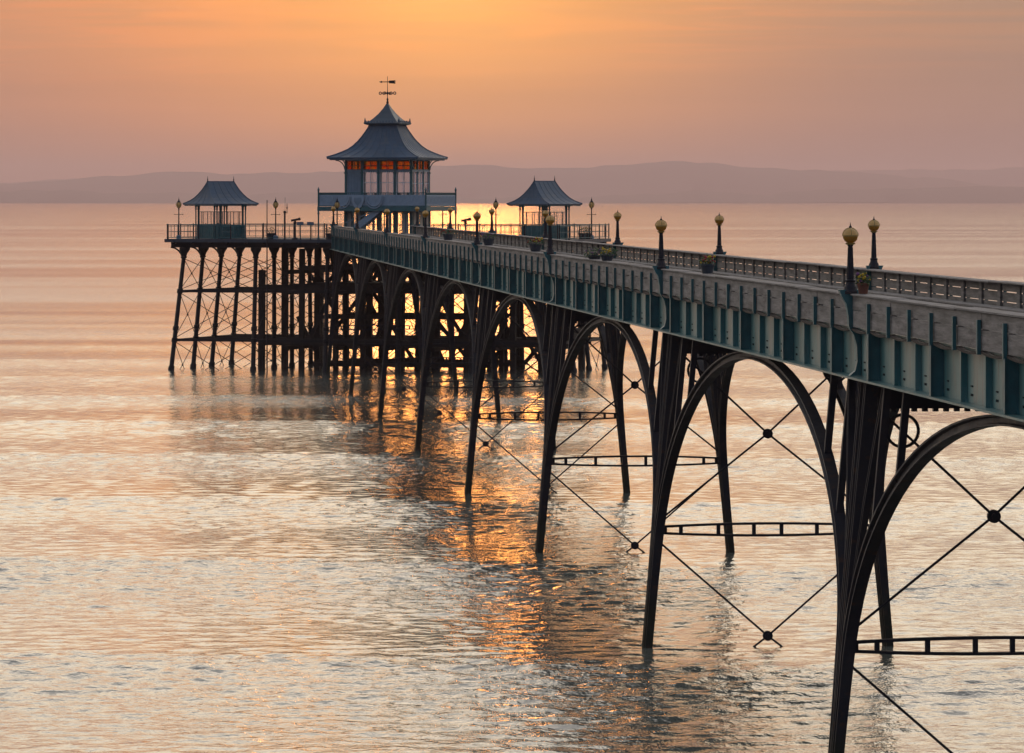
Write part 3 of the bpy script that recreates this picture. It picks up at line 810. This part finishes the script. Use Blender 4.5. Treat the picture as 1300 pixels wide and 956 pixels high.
# storey posts
def post(x, y, z0, z1, w=.068, m=TEALD):
    b = MB(); b.box(x - w, x + w, y - w, y + w, z0, z1)
    b.box(x - w * 1.5, x + w * 1.5, y - w * 1.5, y + w * 1.5, z0, z0 + .1)
    b.box(x - w * 1.6, x + w * 1.6, y - w * 1.6, y + w * 1.6, z1 - .95, z1 - .86) if z1 - z0 > 2.4 else None
    b.build('post', m, PV)
for x in bxs:
    for y in (-wy, wy): post(x, y, FL, E0 - .1)
for y in bys[1:3]:
    for x in (-wx, wx): post(x, y, FL, E0 - .1)
for x in bxs:
    for y in (-wy, wy): post(x, y, 0, GB, .10)
for y in bys[1:3]:
    for x in (-wx, wx): post(x, y, 0, GB, .10)
# ceiling / eaves soffit and wall beams
b = MB(); b.box(-EV + .15, EV - .15, -EV + .15, EV - .15, E0 - .17, E0 - .103); b.build('soffit', BLUE, PV)
for (x0, x1, y0, y1) in ((-wx, wx, -wy - .07, -wy + .07), (-wx, wx, wy - .07, wy + .07)):
    b = MB()
    b.box(x0 + .09, x1 - .09, y0 + .01, y1 - .01, pz(13.10), pz(13.20)); b.box(x0 + .09, x1 - .09, y0 + .015, y1 - .015, pz(13.80), E0 - .17); b.box(x0 + .09, x1 - .09, y0 + .01, y1 - .01, FL, FL + .25)
    for u in np.arange(x0 + .2, x1 - .1, .16): b.prism([(u - .07, pz(13.10)), (u + .07, pz(13.10)), (u, pz(13.02))], 'y', y0 + .03, y0 + .06)
    b.build('wall_beam', BLUE, PV)
for x in (-wx, wx):
    b = MB(); b.box(x - .06, x + .06, -wy + .09, wy - .09, pz(13.10), pz(13.20)); b.box(x - .055, x + .055, -wy + .09, wy - .09, pz(13.80), E0 - .17); b.box(x - .06, x + .06, -wy + .09, wy - .09, FL, FL + .25); b.build('wall_beam', BLUE, PV)
# windows: stained glass above, clear below; the shoreward left bay is boarded
def window(ax, a0, a1, c, z0, z1, m, mull, trans, fm=FRAME, frame=.03):
    f = MB(); g = MB()
    def bx(mb, u0, u1, v0, v1, t): (mb.box(u0, u1, c - t, c + t, v0, v1) if ax == 'x' else mb.box(c - t, c + t, u0, u1, v0, v1))
    bx(f, a0, a0 + frame, z0, z1, .035); bx(f, a1 - frame, a1, z0, z1, .035)
    bx(f, a0 + frame, a1 - frame, z0, z0 + frame, .034); bx(f, a0 + frame, a1 - frame, z1 - frame, z1, .034)
    for k in range(1, mull + 1):
        u = a0 + (a1 - a0) * k / (mull + 1); bx(f, u - .014, u + .014, z0 + frame, z1 - frame, .022)
    for v in trans: bx(f, a0 + frame, a1 - frame, v - .015, v + .015, .020)
    fo = f.build('window', fm, PV)
    bx(g, a0 + frame, a1 - frame, z0 + frame, z1 - frame, .006); g.build('pane', m, fo)
    return fo
for y in (-wy, wy):
    for k in range(4):
        a0, a1 = bxs[k] + .09, bxs[k + 1] - .09
        window('x', a0, a1, y, pz(13.20), pz(13.80), STAINED, 1, [pz(13.47)], TEALD)
        if k == 0 and y < 0:
            b = MB(); b.box(a0, a1, y - .03, y + .03, FL + .25, pz(13.10))
            for u in np.arange(a0 + .1, a1, .2): b.box(u - .012, u + .012, y - .045, y - .03, FL + .3, pz(13.05))
            b.build('wall_panel', BLUE, PV)
        else: window('x', a0, a1, y, FL + .25, pz(13.10), GLASS, 1, [pz(12.35)] if k != 2 else [pz(12.35)], FRAME)
for x in (-wx, wx):
    for k in range(3):
        a0, a1 = bys[k] + .09, bys[k + 1] - .09
        window('y', a0, a1, x, pz(13.20), pz(13.80), STAINED, 1, [], TEALD)
        window('y', a0, a1, x, FL + .25, pz(13.10), GLASS, 1, [pz(12.3)], FRAME)
# lower storey: slatted screens with gaps of light, some curtains
def screen(ax, a0, a1, c, curtains):
    b = MB(); cu = MB()
    def bx(mb, u0, u1, v0, v1, t, o=0): (mb.box(u0, u1, c + o - t, c + o + t, v0, v1) if ax == 'x' else mb.box(c + o - t, c + o + t, u0, u1, v0, v1))
    bx(b, a0, a1, 0, .32, .03); bx(b, a0, a1, GB - .22, GB - .1, .03)
    n = max(3, round((a1 - a0) / .28))
    for k in range(1, n): u = a0 + (a1 - a0) * k / n; bx(b, u - .022, u + .022, .32, GB - .22, .02)
    for k in range(n):
        u0 = a0 + (a1 - a0) * (k + .5) / n; h_ = (a1 - a0) / n / 2 - .03
        pts = [(u0 + h_ * math.cos(t), GB - .34 + .1 * math.sin(t)) for t in [math.pi * j / 8 for j in range(9)]]
        for p_, q_ in zip(pts, pts[1:]):
            if ax == 'x': b.bar((p_[0], c, p_[1]), (q_[0], c, q_[1]), .03, .03)
    o = b.build('screen', BLUE, PV)
    for (u, v) in curtains: bx(cu, a0 + (a1 - a0) * u, a0 + (a1 - a0) * v, .32, GB - .22, .012, .06)
    if curtains: cu.build('curtain', CREAM, o)
cur = [[(.0, .25), (.72, 1)], [(.62, .80)], [(.42, .6), (.62, .72)], [(.40, .86)]]
for k in range(4): screen('x', bxs[k] + .10, bxs[k + 1] - .10, -wy, cur[k])
for k in range(4): screen('x', bxs[k] + .10, bxs[k + 1] - .10, wy, [(.3, .5)] if k == 1 else [])
for k in range(3): screen('y', bys[k] + .10, bys[k + 1] - .10, wx, [(.2, .8)]); screen('y', bys[k] + .10, bys[k + 1] - .10, -wx, [])
# eaves brackets at the corners
br = MB()
for sx in (-1, 1):
    for sy in (-1, 1):
        for ax in (0, 1):
            pts = []
            for k in range(9):
                t = math.pi / 2 * k / 8; o_ = .09 + .62 * (1 - math.cos(t)); z = E0 - .78 + .6 * math.sin(t)
                pts.append((sx * (wx + (o_ if ax == 0 else 0)), sy * (wy + (o_ if ax == 1 else 0)), z))
            br.tube(pts, .035, 5)
br.build('eaves_bracket', TEALD, PV)
# gallery
gx, gy = 3.74, 3.24
GA = MB().box(-gx, gx, -gy, gy, GB, FL).build('gallery', BLUE, PV)
gv = MB(); gv.box(-gx - .04, gx + .04, -gy - .05, -gy - .002, GB - .12, FL + .04); gv.box(-gx - .04, gx + .04, gy + .002, gy + .05, GB - .12, FL + .04)
gv.box(-gx - .05, -gx - .002, -gy, gy, GB - .12, FL + .04); gv.box(gx + .002, gx + .05, -gy, gy, GB - .12, FL + .04)
gv.build('gallery_edge', TEALD, GA)
def balustrade(ax, a0, a1, c):
    zt = FL + .98; b = MB(); p_ = MB()
    def bx(mb, u0, u1, v0, v1, t): (mb.box(u0, u1, c - t, c + t, v0, v1) if ax == 'x' else mb.box(c - t, c + t, u0, u1, v0, v1))
    bx(b, a0, a1, zt - .045, zt, .045); bx(b, a0, a1, FL + .06, FL + .12, .03)
    n = round((a1 - a0) / .13)
    for k in range(n + 1): u = a0 + (a1 - a0) * k / n; bx(b, u - .014, u + .014, zt - .16, zt - .045, .018)
    bal = b.build('balustrade', TEALD, GA)
    bx(p_, a0 + .02, a1 - .02, FL + .12, zt - .16, .014)
    n = round((a1 - a0) / .31)                          # diamond relief on the panel
    for k in range(n):
        u = a0 + (a1 - a0) * (k + .5) / n; w_ = .12; zc = (FL + zt) / 2 - .02
        for (p1, q1) in (((u - w_, zc), (u, zc + .3)), ((u, zc + .3), (u + w_, zc)), ((u + w_, zc), (u, zc - .3)), ((u, zc - .3), (u - w_, zc))):
            o_ = -.02 if c < 0 else .02
            if ax == 'x': p_.bar((p1[0], c + o_, p1[1]), (q1[0], c + o_, q1[1]), .02, .02)
            else: p_.bar((c + o_, p1[0], p1[1]), (c + o_, q1[0], q1[1]), .02, .02)
    p_.build('balustrade_panel', PALE, bal) if False else p_.build('balustrade_panel', PALE, GA)
balustrade('x', -gx + .05, gx - .05, -gy + .04); balustrade('x', -gx + .05, gx - .05, gy - .04)
balustrade('y', -gy + .05, gy - .05, -gx + .04); balustrade('y', -gy + .05, gy - .05, gx - .04)
for sx in (-1, 1):
    for sy in (-1, 1):
        b = MB(); b.lathe((sx * (gx - .02), sy * (gy - .02), 0), [(0, .09), (.12, .09), (.15, .055), (GB - .35, .05), (GB - .28, .09), (GB - .2, .06), (FL + 1.1, .055), (FL + 1.14, .085), (FL + 1.24, .05), (FL + 1.34, .012)], 10)
        b.build('gallery_post', TEALD, PV, smooth=True)
for sx in (-1, 1):
    for y in (-gy + .03, gy - .03):
        for x in (sx * 1.3,): MB().lathe((x, y, 0), [(0, .08), (.1, .08), (.13, .05), (GB - .3, .045), (GB - .2, .09), (GB - .12, .09)], 10).build('gallery_post', TEALD, PV, smooth=True)
# carved crest with swags on the gallery front
cz = FL + .42; cy = -gy - .03; cx_ = -.95
s_ = MB(); s_.prism([(cx_ - .42, cz + .42), (cx_, cz + .36), (cx_ + .42, cz + .42), (cx_ + .44, cz + .05), (cx_ + .25, cz - .38), (cx_, cz - .56), (cx_ - .25, cz - .38), (cx_ - .44, cz + .05)], 'y', cy - .08, cy)
sh = s_.build('crest_shield', PALE, GA)
s_ = MB(); s_.prism([(cx_ - .24, cz + .22), (cx_ + .24, cz + .22), (cx_ + .26, cz - .02), (cx_, cz - .32), (cx_ - .26, cz - .02)], 'y', cy - .11, cy - .081); s_.build('shield_field', BLUE, sh)
s_ = MB()
for sg, x0 in ((-1, cx_ - .5), (1, cx_ + .5)):
    for k in range(2):
        r_ = .62 - .1 * k; xc = x0 + sg * .62
        pts = [(xc + r_ * math.cos(t), cy - .03, cz + .30 + (.78 - .14 * k) * -math.sin(t)) for t in [math.pi * j / 14 for j in range(15)]]
        s_.tube(pts, .045, 5)
s_.build('swag', PALE, GA)
# staircase from the deck up under the gallery
st = thing('staircase', 'pale blue staircase rising from the deck to the gallery of the pavilion', 'staircase', hw(12.3, 5.4, 8.62), -AL)
for y in (-wy - 1.15, -wy - .35):
    b = MB(); b.prism([(-2.05, .05), (-1.75, .05), (.55, GB - .15), (.55, GB + .05), (.3, GB + .1), (-2.05, .42)], 'y', y - .03, y + .03); b.build('stringer', PALE, st)
for k in range(8):
    u = (k + .6) / 8.5; x = -1.9 + 2.35 * u; z = .2 + (GB - .2) * u
    MB().box(x - .16, x + .16, -wy - 1.118, -wy - .382, z - .02, z + .02).build('tread', WOODD, st)
b = MB(); b.bar((-1.9, -wy - 1.15, 1.1), (.1, -wy - 1.15, GB - .12), .04, .05)
for k in range(3):
    u = .06 + .25 * k; b.bar((-1.9 + 2.35 * u, -wy - 1.15, .35 + (GB - .3) * u), (-1.9 + 2.35 * u, -wy - 1.15, 1.1 + (GB - 1.2) * u * 1.1), .025, .025)
b.build('handrail', PALE, st)
# furniture upstairs
def table(x, y, label):
    t = thing('table', label, 'table', hw(12.3 + x, 5.4 + y, 8.62 + FL), -AL, 'tables in the pavilion')
    MB().lathe((0, 0, 0), [(.71, .38), (.74, .38)], 18).build('tabletop', CREAM, t)
    MB().lathe((0, 0, 0), [(0, .22), (.03, .2), (.06, .04), (.70, .035)], 10).build('pedestal', TEALD, t)
def chair(x, y, rz, label):
    t = thing('chair', label, 'chair', hw(12.3 + x, 5.4 + y, 8.62 + FL), rz, 'chairs in the pavilion')
    MB().box(-.21, .21, -.2, .2, .43, .47).build('seat', TIMBER, t)
    b = MB(); b.box(-.2, -.16, .17, .2, .47, .95); b.box(.16, .2, .17, .2, .47, .95); b.box(-.16, .16, .175, .195, .72, .93); b.build('backrest', TIMBER, t)
    for sx in (-1, 1):
        for sy in (-1, 1): MB().box(sx * .18 - .02, sx * .18 + .02, sy * .17 - .02, sy * .17 + .02, 0, .43).build('leg', TIMBER, t)
table(-.75, -1.0, 'round table behind the second upper window of the pavilion'); table(1.55, -.9, 'round table behind the rightmost upper front window of the pavilion')
for i, (x, y, rz) in enumerate(((-1.1, -1.45, .3), (-.35, -1.4, -.5), (1.2, -1.4, .2), (1.95, -1.35, -.4), (.6, .6, 2.6))):
    chair(x, y, rz, ['dark chair at the left of the left pavilion table', 'dark chair at the right of the left pavilion table', 'dark chair at the left of the right pavilion table',
                     'dark chair at the right of the right pavilion table', 'dark chair standing alone upstairs in the pavilion, between the tables'][i])

# ------------------------------------------------------------------ shelters
def shelter(l, d_, psi, a, b, label):
    t = thing('shelter', label, 'shelter', hw(l, d_, 8.62), psi, 'corner shelters on the pierhead')
    e = 10.96 - 8.62; rz = 12.42 - 8.62; ha, hb = a / 2, b / 2; rg = a * .30
    pr = [(0, 1.0), (.08, .86), (.20, .70), (.38, .535), (.62, .38), (.92, .225), (1.20, .11), (rz - e, .012)]
    vs = []; fs = []
    pr2 = [(-.08, .99), (-.01, 1.0)] + pr[0:]
    for z, k in pr2:
        xx = rg + (ha - rg) * k; yy = hb * k
        vs += [(-xx, -yy, e + z), (xx, -yy, e + z), (xx, yy, e + z), (-xx, yy, e + z)]
    for k in range(len(pr2) - 1):
        for i in range(4):
            p_ = 4 * k + i; q_ = 4 * k + (i + 1) % 4; fs.append((p_, q_, q_ + 4, p_ + 4))
    n = len(pr2); fs += [(3, 2, 1, 0), (4 * n - 4, 4 * n - 3, 4 * n - 2, 4 * n - 1)]
    rf = MB().add(vs, fs).build('roof', ROOFD, t)
    sm = MB()
    for s1 in (-1, 1):
        for s2 in (-1, 1): sm.tube([(s1 * (rg + (ha - rg) * k), s2 * hb * k, e + z + .01) for z, k in pr], .032, 5)
    for u in (-.6, -.2, .2, .6):
        for s1 in (-1, 1):
            sm.tube([(u * (rg + (ha - rg) * k), s1 * hb * k, e + z + .004) for z, k in pr], .016, 4); sm.tube([(s1 * (rg + (ha - rg) * k), u * hb * k, e + z + .004) for z, k in pr], .016, 4)
    sm.tube([(-rg, 0, rz), (rg, 0, rz)], .045, 6)
    sm.build('roof_seams', ROOFD, rf)
    for s1 in (-1, 1): MB().lathe((s1 * rg, 0, rz), [(-.04, .05), (.06, .05), (.1, .02), (.16, .045), (.2, .02), (.38, .006)], 8).build('finial', IRON, rf)
    px_, py_ = ha - .62, hb - .62
    for sx in (-1, 1):
        for sy in (-1, 1):
            for o_ in ((0, 0), (.26, 0), (0, .26)):
                x, y = sx * (px_ - o_[0]), sy * (py_ - o_[1])
                MB().lathe((x, y, 0), [(0, .07), (.1, .07), (.12, .045), (e - .42, .042), (e - .36, .075), (e - .3, .05), (e - .14, .085), (e - .075, .09)], 8).build('post', TEALD, t, smooth=True)
    v = MB()
    for sx in (-1, 1): v.box(sx * px_ - .03, sx * px_ + .03, -py_, py_, e - .14, e - .085); v.box(-px_ + .04, px_ - .04, sx * py_ - .03, sx * py_ + .03, e - .14, e - .087)
    n = 22
    for k in range(n):                                   # dentils along the eaves
        for s1 in (-1, 1):
            u = -1 + 2 * (k + .5) / n
            v.box(u * (ha - .1) - .035, u * (ha - .1) + .035, s1 * (hb - .05) - .02, s1 * (hb - .05) + .02, e - .15, e - .085)
            v.box(s1 * (ha - .05) - .02, s1 * (ha - .05) + .02, u * (hb - .1) - .035, u * (hb - .1) + .035, e - .15, e - .085)
    v.build('valance_or_shadow_strip', TEALD, t)
    p_ = MB(); h0 = .93; h1 = 1.82
    p_.box(-px_ + .05, px_ - .05, -py_ + .05, -py_ + .09, .02, h0); p_.box(-px_ + .05, px_ - .05, py_ - .09, py_ - .05, .02, h0)
    p_.box(-px_ + .05, -px_ + .09, -py_ + .1, py_ - .1, .02, h0); p_.box(px_ - .09, px_ - .05, -py_ + .1, py_ - .1, .02, h0)
    for k in range(9):
        u = -1 + 2 * (k + .5) / 9
        for s1 in (-1, 1): p_.box(u * px_ * .92 - .012, u * px_ * .92 + .012, s1 * (py_ - .035) - .012, s1 * (py_ - .035) + .012, .08, h0 - .06); p_.box(s1 * (px_ - .035) - .012, s1 * (px_ - .035) + .012, u * py_ * .92 - .012, u * py_ * .92 + .012, .08, h0 - .06)
    p_.build('bench_panel', TEALD, t)
    s_ = MB(); s_.box(-.03, .03, -py_ + .12, py_ - .12, h0 - .45, h1); s_.v = []; s_.f = []
    for s1 in (-1, 1):
        s_.box(-px_ + .06, px_ - .06, s1 * (py_ - .1) - .02, s1 * (py_ - .1) + .02, h1 - .04, h1); s_.box(s1 * (px_ - .1) - .02, s1 * (px_ - .1) + .02, -py_ + .13, py_ - .13, h1 - .04, h1)
        for u in (-.55, 0, .55):
            s_.box(u * px_ - .016, u * px_ + .016, s1 * (py_ - .1) - .016, s1 * (py_ - .1) + .016, h0, h1 - .04); s_.box(s1 * (px_ - .1) - .016, s1 * (px_ - .1) + .016, u * py_ - .016, u * py_ + .016, h0, h1 - .04)
    so_ = s_.build('screen_frame', TEALD, t)
    g = MB()
    for s1 in (-1, 1): g.box(-px_ + .1, px_ - .1, s1 * (py_ - .1) - .004, s1 * (py_ - .1) + .004, h0 + .002, h1 - .042)
    g.build('screen_pane', GLASS, so_)
    MB().box(-px_ + .12, px_ - .12, -.4, .4, .40, .45).build('seat', WOOD, t)
shelter(1.42, 2.95, R(41), 3.62, 3.55, 'hip-roofed shelter with two finials at the left end of the pierhead')
shelter(23.9, 2.95, R(52), 3.60, 3.45, 'hip-roofed shelter with two finials at the right end of the pierhead')

# ------------------------------------------------------------------ lantern posts and small things on the pierhead
def h_at(px, d_):
    k = (px - 650) / F                                   # solve L so that the point stands in that column
    return (k * (HO[1] + d_ * CA) - HO[0] - d_ * SA) / (CA + k * SA)
def lantern_parts(t):
    MB().lathe((0, 0, 0), [(0, .16), (.22, .16), (.26, .09)], 8).build('plinth', BLUE, t)
    c = MB(); c.lathe((0, 0, 0), [(.26, .06), (.4, .05), (1.95, .035), (2.0, .06), (2.05, .04)], 10); c.bar((-.26, 0, 1.62), (.26, 0, 1.62), .03, .03)
    c.sphere((-.27, 0, 1.62), .035, 8, 6); c.sphere((.27, 0, 1.62), .035, 8, 6); c.build('column', IRON, t)
    g = MB().lathe((0, 0, 0), [(2.05, .05), (2.12, .12), (2.24, .165), (2.34, .15), (2.44, .09)], 12).build('lantern', AMBER, t)
    f = MB()
    for k in range(6):
        a = math.pi / 3 * k; f.tube([(r * math.cos(a), r * math.sin(a), z) for z, r in ((2.05, .055), (2.12, .127), (2.24, .17), (2.34, .157), (2.44, .095))], .014, 4)
    f.build('lantern_frame', IRON, g)
    MB().lathe((0, 0, 0), [(2.42, .12), (2.47, .10), (2.56, .04), (2.60, .045), (2.66, .015), (2.78, .004)], 10).build('spire', IRON, t)
LT = thing('lantern_post', '', 'lamp', group='spiked lanterns on the pierhead'); lantern_parts(LT)
for i, (px, d_, lab) in enumerate(((227, .35, 'spiked lantern at the left end of the pierhead, beside the left shelter'), (350, 0.1, 'spiked lantern standing between the left shelter and the pavilion'),
                                   (428, .6, 'spiked lantern under the left part of the pavilion gallery'), (562, 9.5, 'spiked lantern under the right part of the pavilion gallery'),
                                   (629.5, 1.2, 'spiked lantern just left of the right-hand shelter'), (751, 7.4, 'spiked lantern at the right end of the pierhead by the railing'))):
    o = LT if i == 0 else copy_tree(LT)
    o.location = hw(h_at(px, d_), d_, 8.63); o.rotation_euler = (0, 0, R(4)); o['label'] = lab
def telescope(px, d_, rz, label):
    t = thing('telescope', label, 'telescope', hw(h_at(px, d_), d_, 8.63), rz, 'coin telescopes')
    MB().lathe((0, 0, 0), [(0, .2), (.05, .2), (.1, .1), (.2, .07), (1.0, .06), (1.05, .1), (1.15, .1)], 12).build('pedestal', IRON, t)
    b = MB(); b.bar((-.26, 0, 1.22), (.26, 0, 1.32), .15, .14); b.bar((.22, 0, 1.31), (.36, 0, 1.34), .19, .18); b.box(-.06, .06, -.06, .06, 1.1, 1.3); b.build('barrel', IRON, t)
telescope(374.5, .5, .1, 'dark coin telescope on a pedestal by the railing, left of the pavilion'); telescope(591, 1.2, .3, 'dark coin telescope on a pedestal, right of the pavilion')
for px, lab in ((381.5, 'left one of two dark notice boards fixed at the railing top'), (394.5, 'right one of two dark notice boards fixed at the railing top')):
    t = thing('notice_board', lab, 'sign', hw(h_at(px, -.3), -.35, 8.63), -AL, 'notice boards on the railing')
    MB().box(-.235, .235, -.03, .0, .92, 1.14).build('board', SIGN, t); MB().box(-.03, .03, .003, .05, 0, 1.0).build('support', IRON, t)
t = thing('mast', 'thin plain pole by the pierhead, just right of the left shelter', 'pole', hw(h_at(339, -1.0), -1.0, -2.2))
MB().tube([(0, 0, 0), (0, 0, 8.6), (0, 0, 13.4)], .045, 8, [1, 1, .6]).build('pole', IRON, t); MB().box(-.05, .05, .03, .22, 10.6, 10.68).build('clamp', IRON, t)
t = thing('antenna_mast', 'short post topped with thin aerials, left of the telescope', 'mast', hw(h_at(361.5, -.2), -.2, 8.63))
MB().tube([(0, 0, 0), (0, 0, 1.75)], .06, 8).build('post', IRON, t)
b = MB(); b.sphere((0, 0, 1.78), .10, 10, 8); b.bar((0, 0, 1.75), (.16, 0, 1.72), .03, .03); b.tube([(.15, 0, 1.7), (.15, 0, 2.35)], .022, 6); b.tube([(.02, 0, 1.8), (.02, 0, 2.75)], .01, 5); b.box(.11, .19, -.03, .03, 2.0, 2.12); b.build('aerials', IRON, t)
def bush_tub(px, d_, label):
    t = thing('plant_tub', label, 'plant tub', hw(h_at(px, d_), d_, 8.63), 0, 'plant tubs on the pierhead')
    MB().lathe((0, 0, 0), [(0, .22), (.36, .28), (.40, .30), (.40, .25), (.36, .24)], 14).build('tub', PLANTER, t, smooth=True)
    rg_ = random.Random(int(px)); f = MB()
    for i in range(120):
        a = rg_.uniform(0, 6.28); q = .3 * math.sqrt(rg_.random()); c = Vector((q * math.cos(a), q * math.sin(a), .4 + rg_.uniform(0, .38))); s_ = rg_.uniform(.03, .06)
        u = Vector((rg_.gauss(0, 1), rg_.gauss(0, 1), rg_.gauss(0, 1))).normalized(); w = u.orthogonal().normalized()
        f.add([c - u * s_, c + w * s_ * .5, c + u * s_, c - w * s_ * .5], [(0, 1, 2, 3)])
    f.build('foliage', LEAF, t)
bush_tub(344.5, .2, 'dark plant tub right beside the lantern left of the pavilion'); bush_tub(739.5, 6.2, 'left one of two plant tubs behind the right end railing')
bush_tub(745.5, 7.0, 'right one of two plant tubs behind the right end railing'); bush_tub(418.5, .1, 'plant tub at the left end of the pier, under the gallery')
